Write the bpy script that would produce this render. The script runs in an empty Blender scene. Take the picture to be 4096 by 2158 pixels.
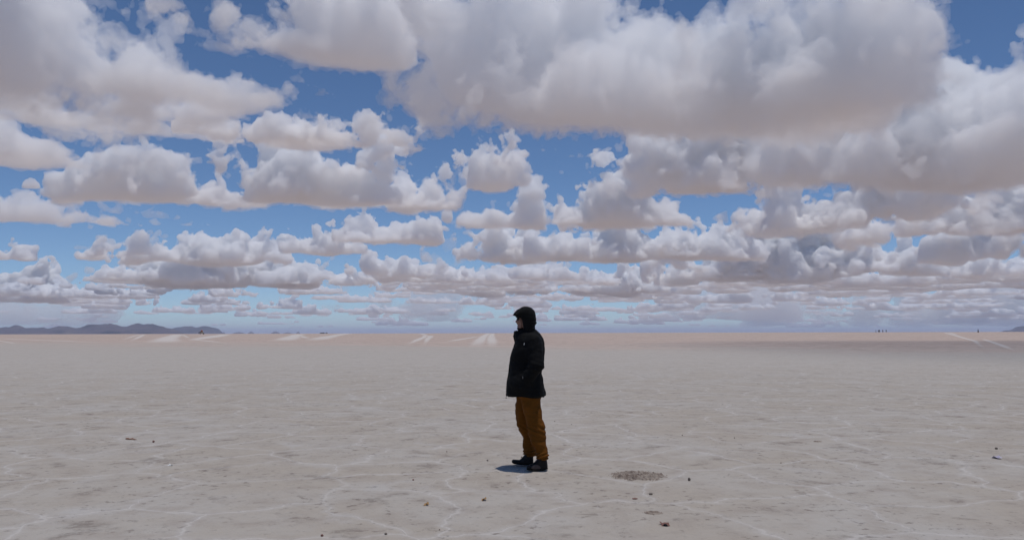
import bpy, bmesh, math, random
import numpy as np
from mathutils import Vector, Matrix

# ---------------------------------------------------------------- camera, sky, sun, exposure
SC = bpy.context.scene
COL = SC.collection
W0, H0 = 4096.0, 2158.0            # the photograph's frame, for reading positions off it
FPX = 3277.0                       # focal length in photograph pixels (28.8 mm on 36 mm)
EYE = 1.5
HORIZON = 1331.0
PITCH = math.atan((HORIZON - H0 / 2) / FPX)
ROLL = math.atan(10.0 / 4096.0)

cam_d = bpy.data.cameras.new('camera')
cam = bpy.data.objects.new('camera', cam_d)
COL.objects.link(cam)
cam_d.sensor_width = 36.0
cam_d.lens = 36.0 * FPX / W0
cam_d.clip_start = 0.1
cam_d.clip_end = 400000.0
cam.location = (0, 0, EYE)
cam.matrix_world = (Matrix.Translation((0, 0, EYE)) @ Matrix.Rotation(math.pi / 2 + PITCH, 4, 'X')
                    @ Matrix.Rotation(-ROLL, 4, 'Z'))
SC.camera = cam
CAM3 = cam.matrix_world.to_3x3()


def ray(px, py):
    return (CAM3 @ Vector(((px - W0 / 2) / FPX, -(py - H0 / 2) / FPX, -1.0))).normalized()


def on_ground(px, py, z=0.0):
    r = ray(px, py)
    t = (z - EYE) / r.z
    return Vector((r.x * t, r.y * t, z))


SUN_EL = math.radians(83.2)
world = bpy.data.worlds.new('World')
SC.world = world
world.use_nodes = True
wn = world.node_tree
for n in list(wn.nodes):
    wn.nodes.remove(n)
sky = wn.nodes.new('ShaderNodeTexSky')
sky.sky_type = 'NISHITA'
sky.sun_disc = False
sky.sun_elevation = SUN_EL
sky.sun_rotation = math.radians(90)
sky.altitude = 3650
sky.air_density = 0.9
sky.dust_density = 0.1
sky.ozone_density = 1.4
bg = wn.nodes.new('ShaderNodeBackground')
bg.inputs['Strength'].default_value = 0.1
wo = wn.nodes.new('ShaderNodeOutputWorld')
hs = wn.nodes.new('ShaderNodeHueSaturation')
hs.inputs['Saturation'].default_value = 1.08
ti = wn.nodes.new('ShaderNodeMix')
ti.data_type = 'RGBA'
ti.blend_type = 'MULTIPLY'
ti.inputs[0].default_value = 1.08
ti.inputs[7].default_value = (0.86, 0.95, 1.03, 1)
wn.links.new(sky.outputs[0], hs.inputs['Color'])
wn.links.new(hs.outputs[0], ti.inputs[6])
wn.links.new(ti.outputs[2], bg.inputs[0])
wn.links.new(bg.outputs[0], wo.inputs[0])

sun_d = bpy.data.lights.new('sun', 'SUN')
sun_d.energy = 2.35
sun_d.angle = math.radians(0.55)
sun_d.color = (1.0, 0.955, 0.905)
sun = bpy.data.objects.new('sun', sun_d)
COL.objects.link(sun)
sdir = Vector((math.cos(SUN_EL), 0.0, math.sin(SUN_EL)))     # towards the sun: almost overhead, to the right
sun.rotation_euler = sdir.to_track_quat('Z', 'Y').to_euler()
sun.location = (0, 0, 50)

SC.view_settings.view_transform = 'Standard'
SC.view_settings.look = 'None'
SC.view_settings.exposure = -0.13
SC.view_settings.gamma = 1.0
SC.render.engine = 'CYCLES'
SC.cycles.use_denoising = True
SC.cycles.max_bounces = 36
SC.cycles.volume_bounces = 36
SC.cycles.diffuse_bounces = 4
SC.cycles.sample_clamp_indirect = 8.0


# ---------------------------------------------------------------- helpers
def link_mesh(name, verts, faces, mat=None, parent=None, smooth=True, loc=None):
    me = bpy.data.meshes.new(name)
    verts = np.asarray(verts, np.float32)
    faces = np.asarray(faces, np.int32)
    k = faces.shape[1]
    me.vertices.add(len(verts))
    me.vertices.foreach_set('co', verts.ravel())
    me.loops.add(faces.size)
    me.loops.foreach_set('vertex_index', faces.ravel())
    me.polygons.add(len(faces))
    me.polygons.foreach_set('loop_start', np.arange(0, faces.size, k, dtype=np.int32))
    me.polygons.foreach_set('use_smooth', np.full(len(faces), smooth, bool))
    me.update(calc_edges=True)
    me.validate()
    o = bpy.data.objects.new(name, me)
    COL.objects.link(o)
    if mat: me.materials.append(mat)
    if parent: o.parent = parent
    if loc is not None: o.location = loc
    return o


def tag(o, label=None, cat=None, group=None, kind=None):
    if label: o['label'] = label
    if cat: o['category'] = cat
    if group: o['group'] = group
    if kind: o['kind'] = kind
    return o


def surface_nets(f, org, step):
    """closed quad mesh of the zero level of a grid (inside = positive); the border must be negative"""
    nx, ny, nz = f.shape
    s = f > 0
    idx = -np.ones((nx - 1, ny - 1, nz - 1), np.int64)
    cnt = np.zeros(idx.shape, np.int8)
    for i in (0, 1):
        for j in (0, 1):
            for k in (0, 1):
                cnt += s[i:nx - 1 + i, j:ny - 1 + j, k:nz - 1 + k]
    act = (cnt > 0) & (cnt < 8)
    n = int(act.sum())
    idx[act] = np.arange(n)
    ci = np.argwhere(act)
    acc = np.zeros((n, 3)); num = np.zeros(n)
    corners = [(i, j, k) for i in (0, 1) for j in (0, 1) for k in (0, 1)]
    vals = {c: f[ci[:, 0] + c[0], ci[:, 1] + c[1], ci[:, 2] + c[2]] for c in corners}
    for a in corners:
        for ax in range(3):
            if a[ax] == 0:
                b = list(a); b[ax] = 1; b = tuple(b)
                va, vb = vals[a], vals[b]
                m = (va > 0) != (vb > 0)
                t = np.where(m, va / np.where(m, va - vb, 1), 0)
                p = np.array(a, float)[None, :].repeat(n, 0)
                p[:, ax] += t
                acc[m] += p[m]; num[m] += 1
    pts = (ci + acc / np.maximum(num, 1)[:, None]) * np.asarray(step) + np.asarray(org)
    quads = []
    for ax in range(3):
        o1, o2 = [(1, 2), (2, 0), (0, 1)][ax]
        sl0 = [slice(1, -1)] * 3; sl1 = [slice(1, -1)] * 3
        sl0[ax] = slice(0, f.shape[ax] - 1); sl1[ax] = slice(1, f.shape[ax])
        a, b = s[tuple(sl0)], s[tuple(sl1)]
        for flip in (False, True):
            e = np.argwhere(a & ~b) if not flip else np.argwhere(~a & b)
            if not len(e): continue
            e = e.copy()
            for q in range(3):
                if q != ax: e[:, q] += 1
            def c(d1, d2):
                g = e.copy(); g[:, o1] -= d1; g[:, o2] -= d2
                return idx[g[:, 0], g[:, 1], g[:, 2]]
            qd = np.stack([c(1, 1), c(0, 1), c(0, 0), c(1, 0)], 1)
            if flip: qd = qd[:, ::-1]
            quads.append(qd)
    return pts, np.concatenate(quads)


def grid_noise(rng, axes, size):
    """smooth random field of unit-ish variance on a regular grid: a random lattice, cubic-interpolated axis by axis"""
    mats, dims = [], []
    for ax in axes:
        t = (ax - ax[0]) / size + rng.random() + 1
        i0 = np.floor(t).astype(int); u = t - i0
        nn = i0.max() + 3
        w = np.zeros((len(ax), nn))
        r = np.arange(len(ax))
        w[r, i0 - 1] = (1 - u) ** 3 / 6
        w[r, i0] = (3 * u ** 3 - 6 * u ** 2 + 4) / 6
        w[r, i0 + 1] = (-3 * u ** 3 + 3 * u ** 2 + 3 * u + 1) / 6
        w[r, i0 + 2] = u ** 3 / 6
        mats.append(w.astype(np.float32)); dims.append(nn)
    lat = rng.standard_normal(dims).astype(np.float32)
    out = np.tensordot(mats[0], lat, (1, 0))
    out = np.einsum('jb,abc->ajc', mats[1], out, optimize=True)
    out = out @ mats[2].T
    return out * 2.6


def material(name):
    m = bpy.data.materials.new(name)
    m.use_nodes = True
    m.node_tree.nodes.clear()
    return m, m.node_tree


# ---------------------------------------------------------------- clouds: real bodies of scattering droplets
CLOUD_BASE = 1200.0
DFAC = 2576.0 / 4096.0             # cloud positions below are read off a 2576 px wide copy of the photograph


def cloud_material(name, density, g=0.0):
    m, t = material(name)
    v = t.nodes.new('ShaderNodeVolumeScatter')
    v.inputs['Color'].default_value = (1, 0.9942, 0.9957, 1)  # white droplets tinted faint pink, in place of warm bounce on the bases
    v.inputs['Density'].default_value = density
    v.inputs['Anisotropy'].default_value = g
    o = t.nodes.new('ShaderNodeOutputMaterial')
    t.links.new(v.outputs[0], o.inputs['Volume'])
    return m


MAT_CLOUD = cloud_material('cloud_droplets', 0.022)
MAT_BIG = cloud_material('broad_cloud_droplets', 0.012)
MAT_WIDE = cloud_material('light_cloud_droplets', 0.0085)
MAT_FRINGE = cloud_material('fringe_droplets', 0.006)
MAT_THIN = cloud_material('thin_cloud_droplets', 0.006)


def drop_crumbs(P, Q, share):
    """leave out pieces much smaller than the largest one"""
    lab = np.arange(len(P))
    for _ in range(60):
        m = lab[Q].min(1)
        new = lab.copy()
        np.minimum.at(new, Q.ravel(), np.repeat(m, 4))
        new = new[new]
        if (new == lab).all(): break
        lab = new
    cnt = np.bincount(lab, minlength=len(P))
    keep = cnt[lab] >= share * cnt.max()
    Q = Q[keep[Q[:, 0]]]
    ids = -np.ones(len(P), np.int64)
    used = np.unique(Q); ids[used] = np.arange(len(used))
    return P[used], ids[Q]


def cloud_mesh(seed, base_y, lobes, depth, vox=1.1, rough=1.0, bottom=0.22, shells=(0.0,), frame=None, skew=0.0):
    """lobes: (x, top_y, half_width) in 2576 px; base_y: where the middle of the flat base stands.
    returns world points and quads"""
    rng = np.random.default_rng(seed)
    xs = [l[0] for l in lobes]
    xm = 0.5 * (min(l[0] - l[2] for l in lobes) + max(l[0] + l[2] for l in lobes))
    r = ray(xm / DFAC, base_y / DFAC)
    hd = math.hypot(r.x, r.y)
    dist = (CLOUD_BASE - EYE) / r.z * hd
    az = Vector((r.x, r.y, 0)).normalized()
    if frame: xm, az = 0.0, Vector((frame[3], frame[4], 0)).normalized()
    side = Vector((az.y, -az.x, 0))
    mpp = dist / (FPX * DFAC)                        # metres per 2576-pixel at that distance
    step = vox * 2576 / 1024 * mpp
    if frame: mpp, step, base_y = 1.0, frame[2], 0.0
    L = []
    hmax = 0
    for lb in lobes:
        x, ty, hw = lb[:3]
        u = (x - xm) * mpp
        h = (base_y - ty) * mpp
        ru = hw * mpp
        rv = min(max(ru * 0.8, 0.2 * depth), depth)
        v = float(rng.uniform(-1, 1)) * max(depth - rv, 0) * 0.8
        if len(lb) > 3: v = lb[3] * depth
        L.append((u, v, ru, rv, h)); hmax = max(hmax, h)
    hmax = max(hmax, 60)
    if len(L) > 3:                                   # the body that the towers grow out of
        a0 = min(l[0] - 0.7 * l[2] for l in L); a1 = max(l[0] + 0.7 * l[2] for l in L)
        L.append((0.5 * (a0 + a1), 0.0, 0.5 * (a1 - a0), 0.75 * depth, 0.42 * sum(l[4] for l in L) / len(L)))
    amp = 0.30 * hmax * rough
    pad = amp * 1.1 + 3 * step
    u0 = min(l[0] - l[2] for l in L) - pad; u1 = max(l[0] + l[2] for l in L) + pad
    v0 = min(l[1] - l[3] for l in L) - pad; v1 = max(l[1] + l[3] for l in L) + pad
    z0 = -bottom * hmax - pad; z1 = hmax + pad
    sv = step * 1.7
    U = np.arange(u0, u1, step, dtype=np.float32); V = np.arange(v0, v1, sv, dtype=np.float32)
    Z = np.arange(z0, z1, step, dtype=np.float32)
    f = np.full((len(U), len(V), len(Z)), -1e9, np.float32)
    for (u, v, ru, rv, h) in L:
        zc = 0.22 * h
        rz = np.where(Z > zc, h - zc, zc + 0.4 * h)
        q = np.sqrt(((U - u) / ru)[:, None, None] ** 2 + ((V[None, :] - v - skew * depth * (U[:, None] - u) / max(ru, .5 * (u1 - u0))) / rv)[:, :, None] ** 2
                    + ((Z - zc) / rz)[None, None, :] ** 2)
        d = (1 - q) * min(ru, rv, 0.7 * h)
        k = 0.12 * h
        m = np.maximum(f, d)
        f = m + k * np.exp(-np.abs(f - d) / k) * 0.35
    f -= 0.36 * amp
    size = 0.75 * hmax
    a = amp
    first = True
    ztop = np.clip(Z / hmax, 0, 1)[None, None, :]
    while size > 1.8 * step:
        n = grid_noise(rng, (U, V, Z), size)
        if first:
            f += a * n * 0.55
        else:
            f += a * (np.abs(n) * 0.9 - 0.62) * (0.45 + 0.55 * ztop) + a * n * 0.35
        first = False
        size *= 0.5; a *= 0.66
    # the flat underside
    wob = grid_noise(rng, (U, V, Z[:1]), 0.8 * hmax) * 0.05 * hmax
    f = np.minimum(f, (Z[None, None, :] + 0.02 * hmax + wob) * 0.9 + 0.04 * hmax)
    c = Vector((frame[0], frame[1], 0)) if frame else az * dist
    hf = grid_noise(rng, (U, V, Z), 5 * step) * 0.55 + grid_noise(rng, (U, V, Z), 2.6 * step) * 0.35
    out = []
    for off in shells:
        fs = f + off * hmax + (hf * abs(off) * 1.2 * hmax if off > 0 else 0)
        fs[0] = fs[-1] = -1; fs[:, 0] = fs[:, -1] = -1; fs[:, :, 0] = fs[:, :, -1] = -1
        P, Q = surface_nets(fs, (U[0], V[0], Z[0]), (step, sv, step))
        P, Q = drop_crumbs(P, Q, 0.02 if off <= 0 else 0.004)
        Wp = np.empty_like(P)
        Wp[:, 0] = c.x + side.x * P[:, 0] + az.x * P[:, 1]
        Wp[:, 1] = c.y + side.y * P[:, 0] + az.y * P[:, 1]
        Wp[:, 2] = CLOUD_BASE + P[:, 2]
        out.append((Wp, Q))
    return out


def cloud(label, seed, base_y, lobes, depth, thin=False, soft=0.022, big=False, mat=None, **kw):
    """a cloud: its dense body, with a ragged half-transparent fringe all round it as a part"""
    (P, Q), (P2, Q2) = cloud_mesh(seed, base_y, lobes, depth, shells=(-0.01, soft), **kw)
    c = P.mean(0); c[2] = P[:, 2].min()
    o = link_mesh('cloud', P - c, Q, mat or (MAT_THIN if thin else MAT_BIG if big else MAT_CLOUD), loc=c)
    link_mesh('fringe', P2 - c, Q2, MAT_FRINGE, parent=o)
    return tag(o, label, 'cloud', 'clouds over the salt flat')


def row(x0, x1, tops, hw):
    """lobes spread along a stretch of sky with the given tops"""
    n = len(tops)
    return [(x0 + (x1 - x0) * (i + 0.5) / n, t, hw) for i, t in enumerate(tops)]

# ---------------------------------------------------------------- the salt flat
def gz(x, y):
    """height of the salt: level, with a barely rising far plain that makes the near horizon"""
    t = min(max((math.hypot(x, y) - 150.0) / 400.0, 0), 1)
    return 1.3 * t * t * (3 - 2 * t)


def on_salt(px, py, lift=0.0, far=2500.0):
    r = ray(px, py)
    hd = math.hypot(r.x, r.y)
    k = r.z / hd
    lo, hi = 1.0, far
    for _ in range(60):
        m = .5 * (lo + hi)
        if EYE + k * m > gz(m, 0): lo = m
        else: hi = m
    d = .5 * (lo + hi)
    return Vector((r.x / hd * d, r.y / hd * d, gz(d, 0) + lift))


class Nodes:
    """small helper to write node graphs in one line each"""
    def __init__(self, t): self.t = t
    def new(self, kind, **kw):
        n = self.t.nodes.new(kind)
        for k, v in kw.items(): setattr(n, k, v)
        return n
    def put(self, sock, v):
        if isinstance(v, bpy.types.NodeSocket): self.t.links.new(v, sock)
        elif v is not None: sock.default_value = v
    def math(self, op, a, b=None, c=None, clamp=False):
        n = self.new('ShaderNodeMath', operation=op, use_clamp=clamp)
        for s, v in zip(n.inputs, (a, b, c)): self.put(s, v)
        return n.outputs[0]
    def vmath(self, op, a, b=None, scale=None):
        n = self.new('ShaderNodeVectorMath', operation=op)
        self.put(n.inputs[0], a); self.put(n.inputs[1], b)
        if scale is not None: self.put(n.inputs['Scale'], scale)
        return n.outputs[0]
    def noise(self, vec, scale, detail=3, rough=.5, out='Fac', dist=0):
        n = self.new('ShaderNodeTexNoise')
        self.put(n.inputs['Vector'], vec); n.inputs['Scale'].default_value = scale
        n.inputs['Detail'].default_value = detail; n.inputs['Roughness'].default_value = rough
        n.inputs['Distortion'].default_value = dist
        return n.outputs[out]
    def step(self, v, a, b, lo=0.0, hi=1.0):
        n = self.new('ShaderNodeMapRange', interpolation_type='SMOOTHSTEP')
        self.put(n.inputs['Value'], v)
        for s, q in zip(('From Min', 'From Max', 'To Min', 'To Max'), (a, b, lo, hi)): self.put(n.inputs[s], q)
        return n.outputs['Result']
    def mix(self, f, a, b, blend='MIX'):
        n = self.new('ShaderNodeMix', data_type='RGBA', blend_type=blend)
        self.put(n.inputs[0], f); self.put(n.inputs[6], a); self.put(n.inputs[7], b)
        return n.outputs[2]
    def coord(self, kind='Object'): return self.new('ShaderNodeTexCoord').outputs[kind]
    def scaled(self, v, s):
        return self.vmath('MULTIPLY', v, s)
    def bump(self, h, strength, dist, normal=None):
        n = self.new('ShaderNodeBump')
        self.put(n.inputs['Height'], h); n.inputs['Strength'].default_value = strength; n.inputs['Distance'].default_value = dist
        if normal is not None: self.put(n.inputs['Normal'], normal)
        return n.outputs[0]
    def surface(self, color, rough=.8, normal=None, spec=.3, **kw):
        p = self.new('ShaderNodeBsdfPrincipled')
        self.put(p.inputs['Base Color'], color); self.put(p.inputs['Roughness'], rough)
        p.inputs['Specular IOR Level'].default_value = spec
        if normal is not None: self.put(p.inputs['Normal'], normal)
        for k, v in kw.items(): self.put(p.inputs[k], v)
        o = self.new('ShaderNodeOutputMaterial')
        self.t.links.new(p.outputs[0], o.inputs['Surface'])
        return p


def rgb(r, g, b): return (r, g, b, 1.0)


def salt_material(name, pressed=False):
    m, t = material(name)
    N = Nodes(t)
    P = N.coord('Object')
    sep = N.new('ShaderNodeSeparateXYZ'); N.put(sep.inputs[0], P)
    X, Y = sep.outputs[0], sep.outputs[1]
    # the ridges: warped polygon edges, some strong, some almost gone
    w1 = N.vmath('SUBTRACT', N.noise(P, 1.1, 3, .55, 'Color'), (.5, .5, .5))
    w2 = N.vmath('SUBTRACT', N.noise(P, 6.0, 3, .6, 'Color'), (.5, .5, .5))
    Q = N.vmath('ADD', P, N.vmath('ADD', N.scaled(w1, (.80, .80, 0)), N.scaled(w2, (.11, .11, 0))))
    def edges(scale, width, seed):
        v = N.new('ShaderNodeTexVoronoi', feature='DISTANCE_TO_EDGE', voronoi_dimensions='2D')
        N.put(v.inputs['Vector'], N.vmath('ADD', Q, (seed, seed * 2, 0))); v.inputs['Scale'].default_value = scale
        v.inputs['Randomness'].default_value = 1.0
        d = N.math('DIVIDE', v.outputs['Distance'], scale)
        wv = N.math('MULTIPLY', N.noise(P, 2.3, 2), width * 2)
        return N.step(N.math('DIVIDE', d, wv), 0.0, 1.0, 1.0, 0.0), d
    e1, d1 = edges(.80, .024, 3.1)
    e2, d2 = edges(1.9, .012, 8.7)
    s1 = N.step(N.noise(P, .55, 3, .6), .30, .56, .38, 1)
    s2 = N.step(N.noise(P, .8, 2), .52, .68, 0, .5)
    ridge = N.math('MAXIMUM', N.math('MULTIPLY', e1, s1), N.math('MULTIPLY', e2, s2))
    halo = N.math('MULTIPLY', N.step(d1, 0, .10, 1, 0), s1)
    # crust colour
    c = N.mix(N.step(N.noise(P, .5, 4, .6), .36, .66), rgb(.445, .39, .325), rgb(.475, .435, .385))
    c = N.mix(N.step(N.noise(P, 2.6, 5, .65), .42, .72, 0, .75), c, rgb(.375, .32, .27))
    c = N.mix(N.step(N.noise(P, 1.2, 4, .6, dist=.4), .56, .76, 0, .55), c, rgb(.53, .505, .48))
    c = N.mix(N.math('MULTIPLY', halo, .4), c, rgb(.53, .495, .46))
    # cleaner, whiter salt between the foreground and the rough crust
    mid = N.step(N.math('ADD', Y, N.math('MULTIPLY', N.math('SUBTRACT', N.noise(N.scaled(P, (1, 1, 0)), .09, 3), .5), 22.0)), 16.0, 45.0, 0, .55)
    c = N.mix(mid, c, rgb(.515, .47, .42))
    # dark brownish flecks: relief shade of small pits painted into the colour
    Pf = N.scaled(P, (1.0, 1.0, 1.0))
    f1 = N.step(N.noise(Pf, 9.0, 4, .62), .575, .67)
    f2 = N.step(N.noise(Pf, 26.0, 3, .6), .65, .74)
    f3 = N.step(N.noise(Pf, 3.8, 5, .66, dist=.5), .60, .71)
    f5 = N.step(N.noise(Pf, 60.0, 3, .6), .62, .72)
    f4 = N.step(N.noise(Pf, 1.3, 10, .74, dist=.3), .565, .68)
    dens = N.step(N.noise(P, .75, 3, .6), .34, .62, .2, 1)
    fl = N.math('MULTIPLY', N.math('MAXIMUM', N.math('MAXIMUM', f1, N.math('MULTIPLY', f2, .7)), N.math('MULTIPLY', f3, .9)), dens)
    fl = N.math('MAXIMUM', fl, N.math('MULTIPLY', f4, .85))
    fl = N.math('MAXIMUM', fl, N.math('MULTIPLY', N.math('MULTIPLY', f5, .55), dens))
    c = N.mix(N.math('MULTIPLY', fl, .8), c, rgb(.20, .165, .14))
    c = N.mix(N.math('MULTIPLY', ridge, .52), c, rgb(.63, .59, .54))
    # the unbroken rough pink crust that begins some way out
    big = N.math('MULTIPLY', N.math('SUBTRACT', N.noise(N.scaled(P, (1, 1, 0)), .035, 4, .6), .5), 120.0)
    Yw = N.math('ADD', Y, big)
    Yw = N.math('ADD', Yw, N.math('MULTIPLY', X, .6))
    zone = N.step(Yw, 28.0, 135.0)
    zone = N.math('MULTIPLY', zone, N.step(N.math('ADD', zone, N.math('SUBTRACT', N.noise(N.scaled(P, (1, 1, 0)), .25, 6, .7), .5)), .0, .75))
    R = N.scaled(P, (1, 1, 0))
    rough_c = N.mix(N.step(N.noise(R, .22, 5, .65), .35, .7), rgb(.53, .41, .34), rgb(.60, .49, .42))
    rfl = N.step(N.noise(R, .8, 6, .74), .47, .62)
    rfl = N.math('MULTIPLY', rfl, N.step(N.noise(R, .06, 3, .6), .36, .56, .25, 1))
    rough_c = N.mix(N.math('MULTIPLY', rfl, .78), rough_c, rgb(.27, .20, .16))
    c = N.mix(zone, c, rough_c)
    if pressed:                                       # crust crushed white by wheels, wearing off at the edges
        at = N.new('ShaderNodeAttribute', attribute_name='worn')
        al = N.math('ADD', at.outputs['Fac'], N.math('MULTIPLY', N.math('SUBTRACT', N.noise(P, .5, 5, .7), .5), 1.2))
        c = N.mix(N.step(al, .2, .95, 0, .95), c, rgb(.65, .59, .535))
    # relief
    h = N.math('ADD', N.math('MULTIPLY', ridge, .10), N.math('MULTIPLY', N.noise(P, 3.5, 6, .62), 1.1))
    h = N.math('ADD', h, N.math('MULTIPLY', N.noise(P, 30.0, 4, .6), .16))
    h = N.math('SUBTRACT', h, N.math('MULTIPLY', fl, .12))
    nrm = N.bump(h, .8, .05)
    N.surface(c, .82, nrm, .25)
    return m


MAT_SALT = salt_material('salt_crust')
MAT_TRACK = salt_material('pressed_salt', True)
rings = [0.0] + list(np.geomspace(1.0, 200.0, 64)) + list(np.linspace(215, 600, 40)) + list(np.geomspace(700, 250000, 40))
NS = 160
gv = [(0, 0, 0)]; gf = []
for r in rings[1:]:
    for k in range(NS):
        a = 2 * math.pi * k / NS
        gv.append((r * math.cos(a), r * math.sin(a), gz(r, 0)))
gq = []
for i in range(len(rings) - 2):
    for k in range(NS):
        a, b = 1 + i * NS + k, 1 + i * NS + (k + 1) % NS
        gq.append((a, a + NS, b + NS, b))
for k in range(0, NS, 2):
    gq.append((0, 1 + k, 1 + k + 1, 1 + (k + 2) % NS))
o = link_mesh('salt_ground', gv, gq, MAT_SALT)
tag(o, kind='structure')

# whiter wheel tracks pressed into the rough crust, far out

def track(rows, lift=.003, seed=0):
    """rows of (left x, right x, y) in photograph pixels, laid on the salt"""
    rr = random.Random(seed)
    pts = []
    for (a, b) in zip(rows, rows[1:]):
        for j in range(8):
            s = j / 8
            pts.append(tuple(a[q] + (b[q] - a[q]) * s for q in range(3)))
    pts.append(rows[-1])
    pts = [(a - .18 * (b - a), b + .18 * (b - a), y) for a, b, y in pts]
    v = []; q = []; worn = []
    for i, (xl, xr, y) in enumerate(pts):
        w = (xr - xl)
        xl += rr.uniform(-.05, .05) * w; xr += rr.uniform(-.05, .05) * w
        A = on_salt(xl, y, lift); B = on_salt(xr, y, lift)
        for s in (0, .33, .67, 1):
            worn.append(min(1.0, (len(pts) - 1 - i) / (.45 * len(pts))) * (1.0 if 0 < s < 1 else .35)); p = A.lerp(B, s); v.append((p.x, p.y, gz(p.x, p.y) + (lift if i < len(pts) - 1 else -lift)))
    for i in range(len(pts) - 1):
        for s in range(3):
            k = i * 4 + s
            q.append((k, k + 1, k + 5, k + 4))
    o = link_mesh('wheel_track', v, q, MAT_TRACK)
    at = o.data.attributes.new('worn', 'FLOAT', 'POINT'); at.data.foreach_set('value', np.array(worn, np.float32))
    return tag(o, kind='structure')


def A(x0, sc, rows): return [(x0 + a / sc, x0 + b / sc, 1250 + y / sc) for a, b, y in rows]


S3 = 2576 / 1300.0
S5 = 2576 / 1296.0
TRK = [
 A(0, S3, [(1118,1132,170),(1075,1095,178),(1010,1035,196),(900,935,236)]),
 A(0, S3, [(1138,1156,170),(1105,1135,184),(1060,1095,205),(960,1010,240)]),
 A(0, S3, [(1380,1470,169),(1330,1425,184),(1240,1400,208),(1140,1420,232),(1050,1440,246)]),
 A(0, S3, [(1440,1460,176),(1470,1490,190),(1490,1520,204)]),
 A(0, S3, [(1785,1845,168),(1630,1760,188),(1500,1600,210),(1440,1560,232)]),
 A(0, S3, [(2335,2410,168),(2270,2380,190),(2170,2350,212),(2040,2320,236)]),
 A(0, S3, [(2380,2410,185),(2390,2440,196),(2450,2480,206)]),
 A(1300, S3, [(145,225,164),(60,135,177),(-60,60,196),(-170,10,214),(-290,-70,232)]),
 A(1300, S3, [(735,770,164),(775,808,174),(800,825,182)]),
 A(1300, S3, [(780,812,180),(770,805,192),(715,765,212),(660,700,240),(600,640,272)]),
 A(1300, S3, [(805,856,182),(815,858,190),(795,835,206),(780,815,235),(765,800,275)]),
 A(1300, S3, [(1285,1315,163),(1250,1295,178),(1215,1280,200),(1180,1270,222),(1130,1265,260),(1080,1255,300)]),
 A(1300, S3, [(1318,1342,163),(1300,1340,180),(1288,1348,200),(1285,1360,222),(1280,1372,260),(1275,1400,300)]),
 A(2800, S5, [(1935,1958,158),(1985,2015,172),(2050,2085,192),(2100,2130,206),(2165,2205,224),(2195,2230,248),(2245,2285,288),(2330,2390,340)]),
 A(2800, S5, [(1975,2000,158),(2010,2028,168),(2060,2080,184)]),
 A(2800, S5, [(2240,2270,212),(2300,2345,232),(2370,2420,258),(2440,2490,286),(2500,2550,312)]),
 A(0, S3, [(-20,60,206),(180,260,213),(420,520,222),(640,760,231),(800,960,240)]),
 A(0, S3, [(-20,10,222),(60,95,236),(120,165,250)]),
 A(0, S3, [(1520,1570,214),(1640,1700,226),(1760,1830,240)]),
 A(1300, S3, [(1180,1215,192),(1080,1130,206),(990,1050,220),(900,950,240)]),
]
for i, rows in enumerate(TRK):
    track(rows, .002 + .0006 * i, seed=i)

# ---------------------------------------------------------------- mountains and low islands far out
def hill_material(name, a, b, c2):
    m, t = material(name)
    N = Nodes(t)
    P = N.coord('Object')
    c = N.mix(N.step(N.noise(P, .0016, 6, .6), .4, .62), a, b)
    c = N.mix(N.step(N.noise(N.scaled(P, (.6, .6, 3.0)), .002, 4, .6), .6, .7, 0, .55), c, c2)
    N.surface(c, .95, N.bump(N.noise(P, .004, 6, .65), .8, 60), .1)
    return m


MAT_HILL = hill_material('haze_tinted_dry_mountain', rgb(.065, .050, .075), rgb(.105, .078, .095), rgb(.19, .15, .14))  # blue-purple of the haze mixed into the rock colours
MAT_FARHILL = hill_material('haze_blue_mountain', rgb(.055, .05, .085), rgb(.08, .065, .095), rgb(.09, .075, .10))  # farther hills: more of the haze blue put into the colours


def hill(sky_pts, dist, depth, mat, seed, name='mountain'):
    """a ridge with the given skyline (photograph pixels), standing at a real distance"""
    rng = np.random.default_rng(seed)
    px = np.array([p[0] for p in sky_pts], float); py = np.array([p[1] for p in sky_pts], float)
    n = int(np.clip((px[-1] - px[0]) / 2.2, 24, 420)); nv = 26
    xs = np.linspace(px[0], px[-1], n); ys = np.interp(xs, px, py)
    ys = np.convolve(np.pad(ys, 3, 'edge'), np.ones(7) / 7, 'valid') if n > 30 else ys
    U = np.arange(n, dtype=np.float32); V = np.arange(nv, dtype=np.float32)
    nz = sum(grid_noise(rng, (U * 1.0, V * 4.0, np.zeros(1, np.float32)), s)[:, :, 0] * w for s, w in ((60, .2), (24, .13), (10, .08), (5, .05)))
    v = []
    for i in range(n):
        r = ray(xs[i], ys[i]); hd = math.hypot(r.x, r.y)
        h = max(EYE + r.z / hd * dist, 2.0)
        for j in range(nv):
            s = j / (nv - 1) * 2 - 1
            prof = max(0.0, 1 - abs(s) ** 1.35) * (1 + nz[i, j] * (abs(s) > .04))
            d = dist + s * depth
            v.append((r.x / hd * d, r.y / hd * d, (1.0 if j in (0, nv - 1) else 1.2 + h * max(prof, .0))))
    q = [(i * nv + j, (i + 1) * nv + j, (i + 1) * nv + j + 1, i * nv + j + 1) for i in range(n - 1) for j in range(nv - 1)]
    c = np.array(v).mean(0); c[2] = 0
    o = link_mesh(name, np.array(v) - c, q, mat, loc=c)
    return tag(o, kind='structure')


def B(pts, x0=0, sc=S3): return [(x0 + x / sc, 1250 + y / sc) for x, y in pts]


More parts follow.
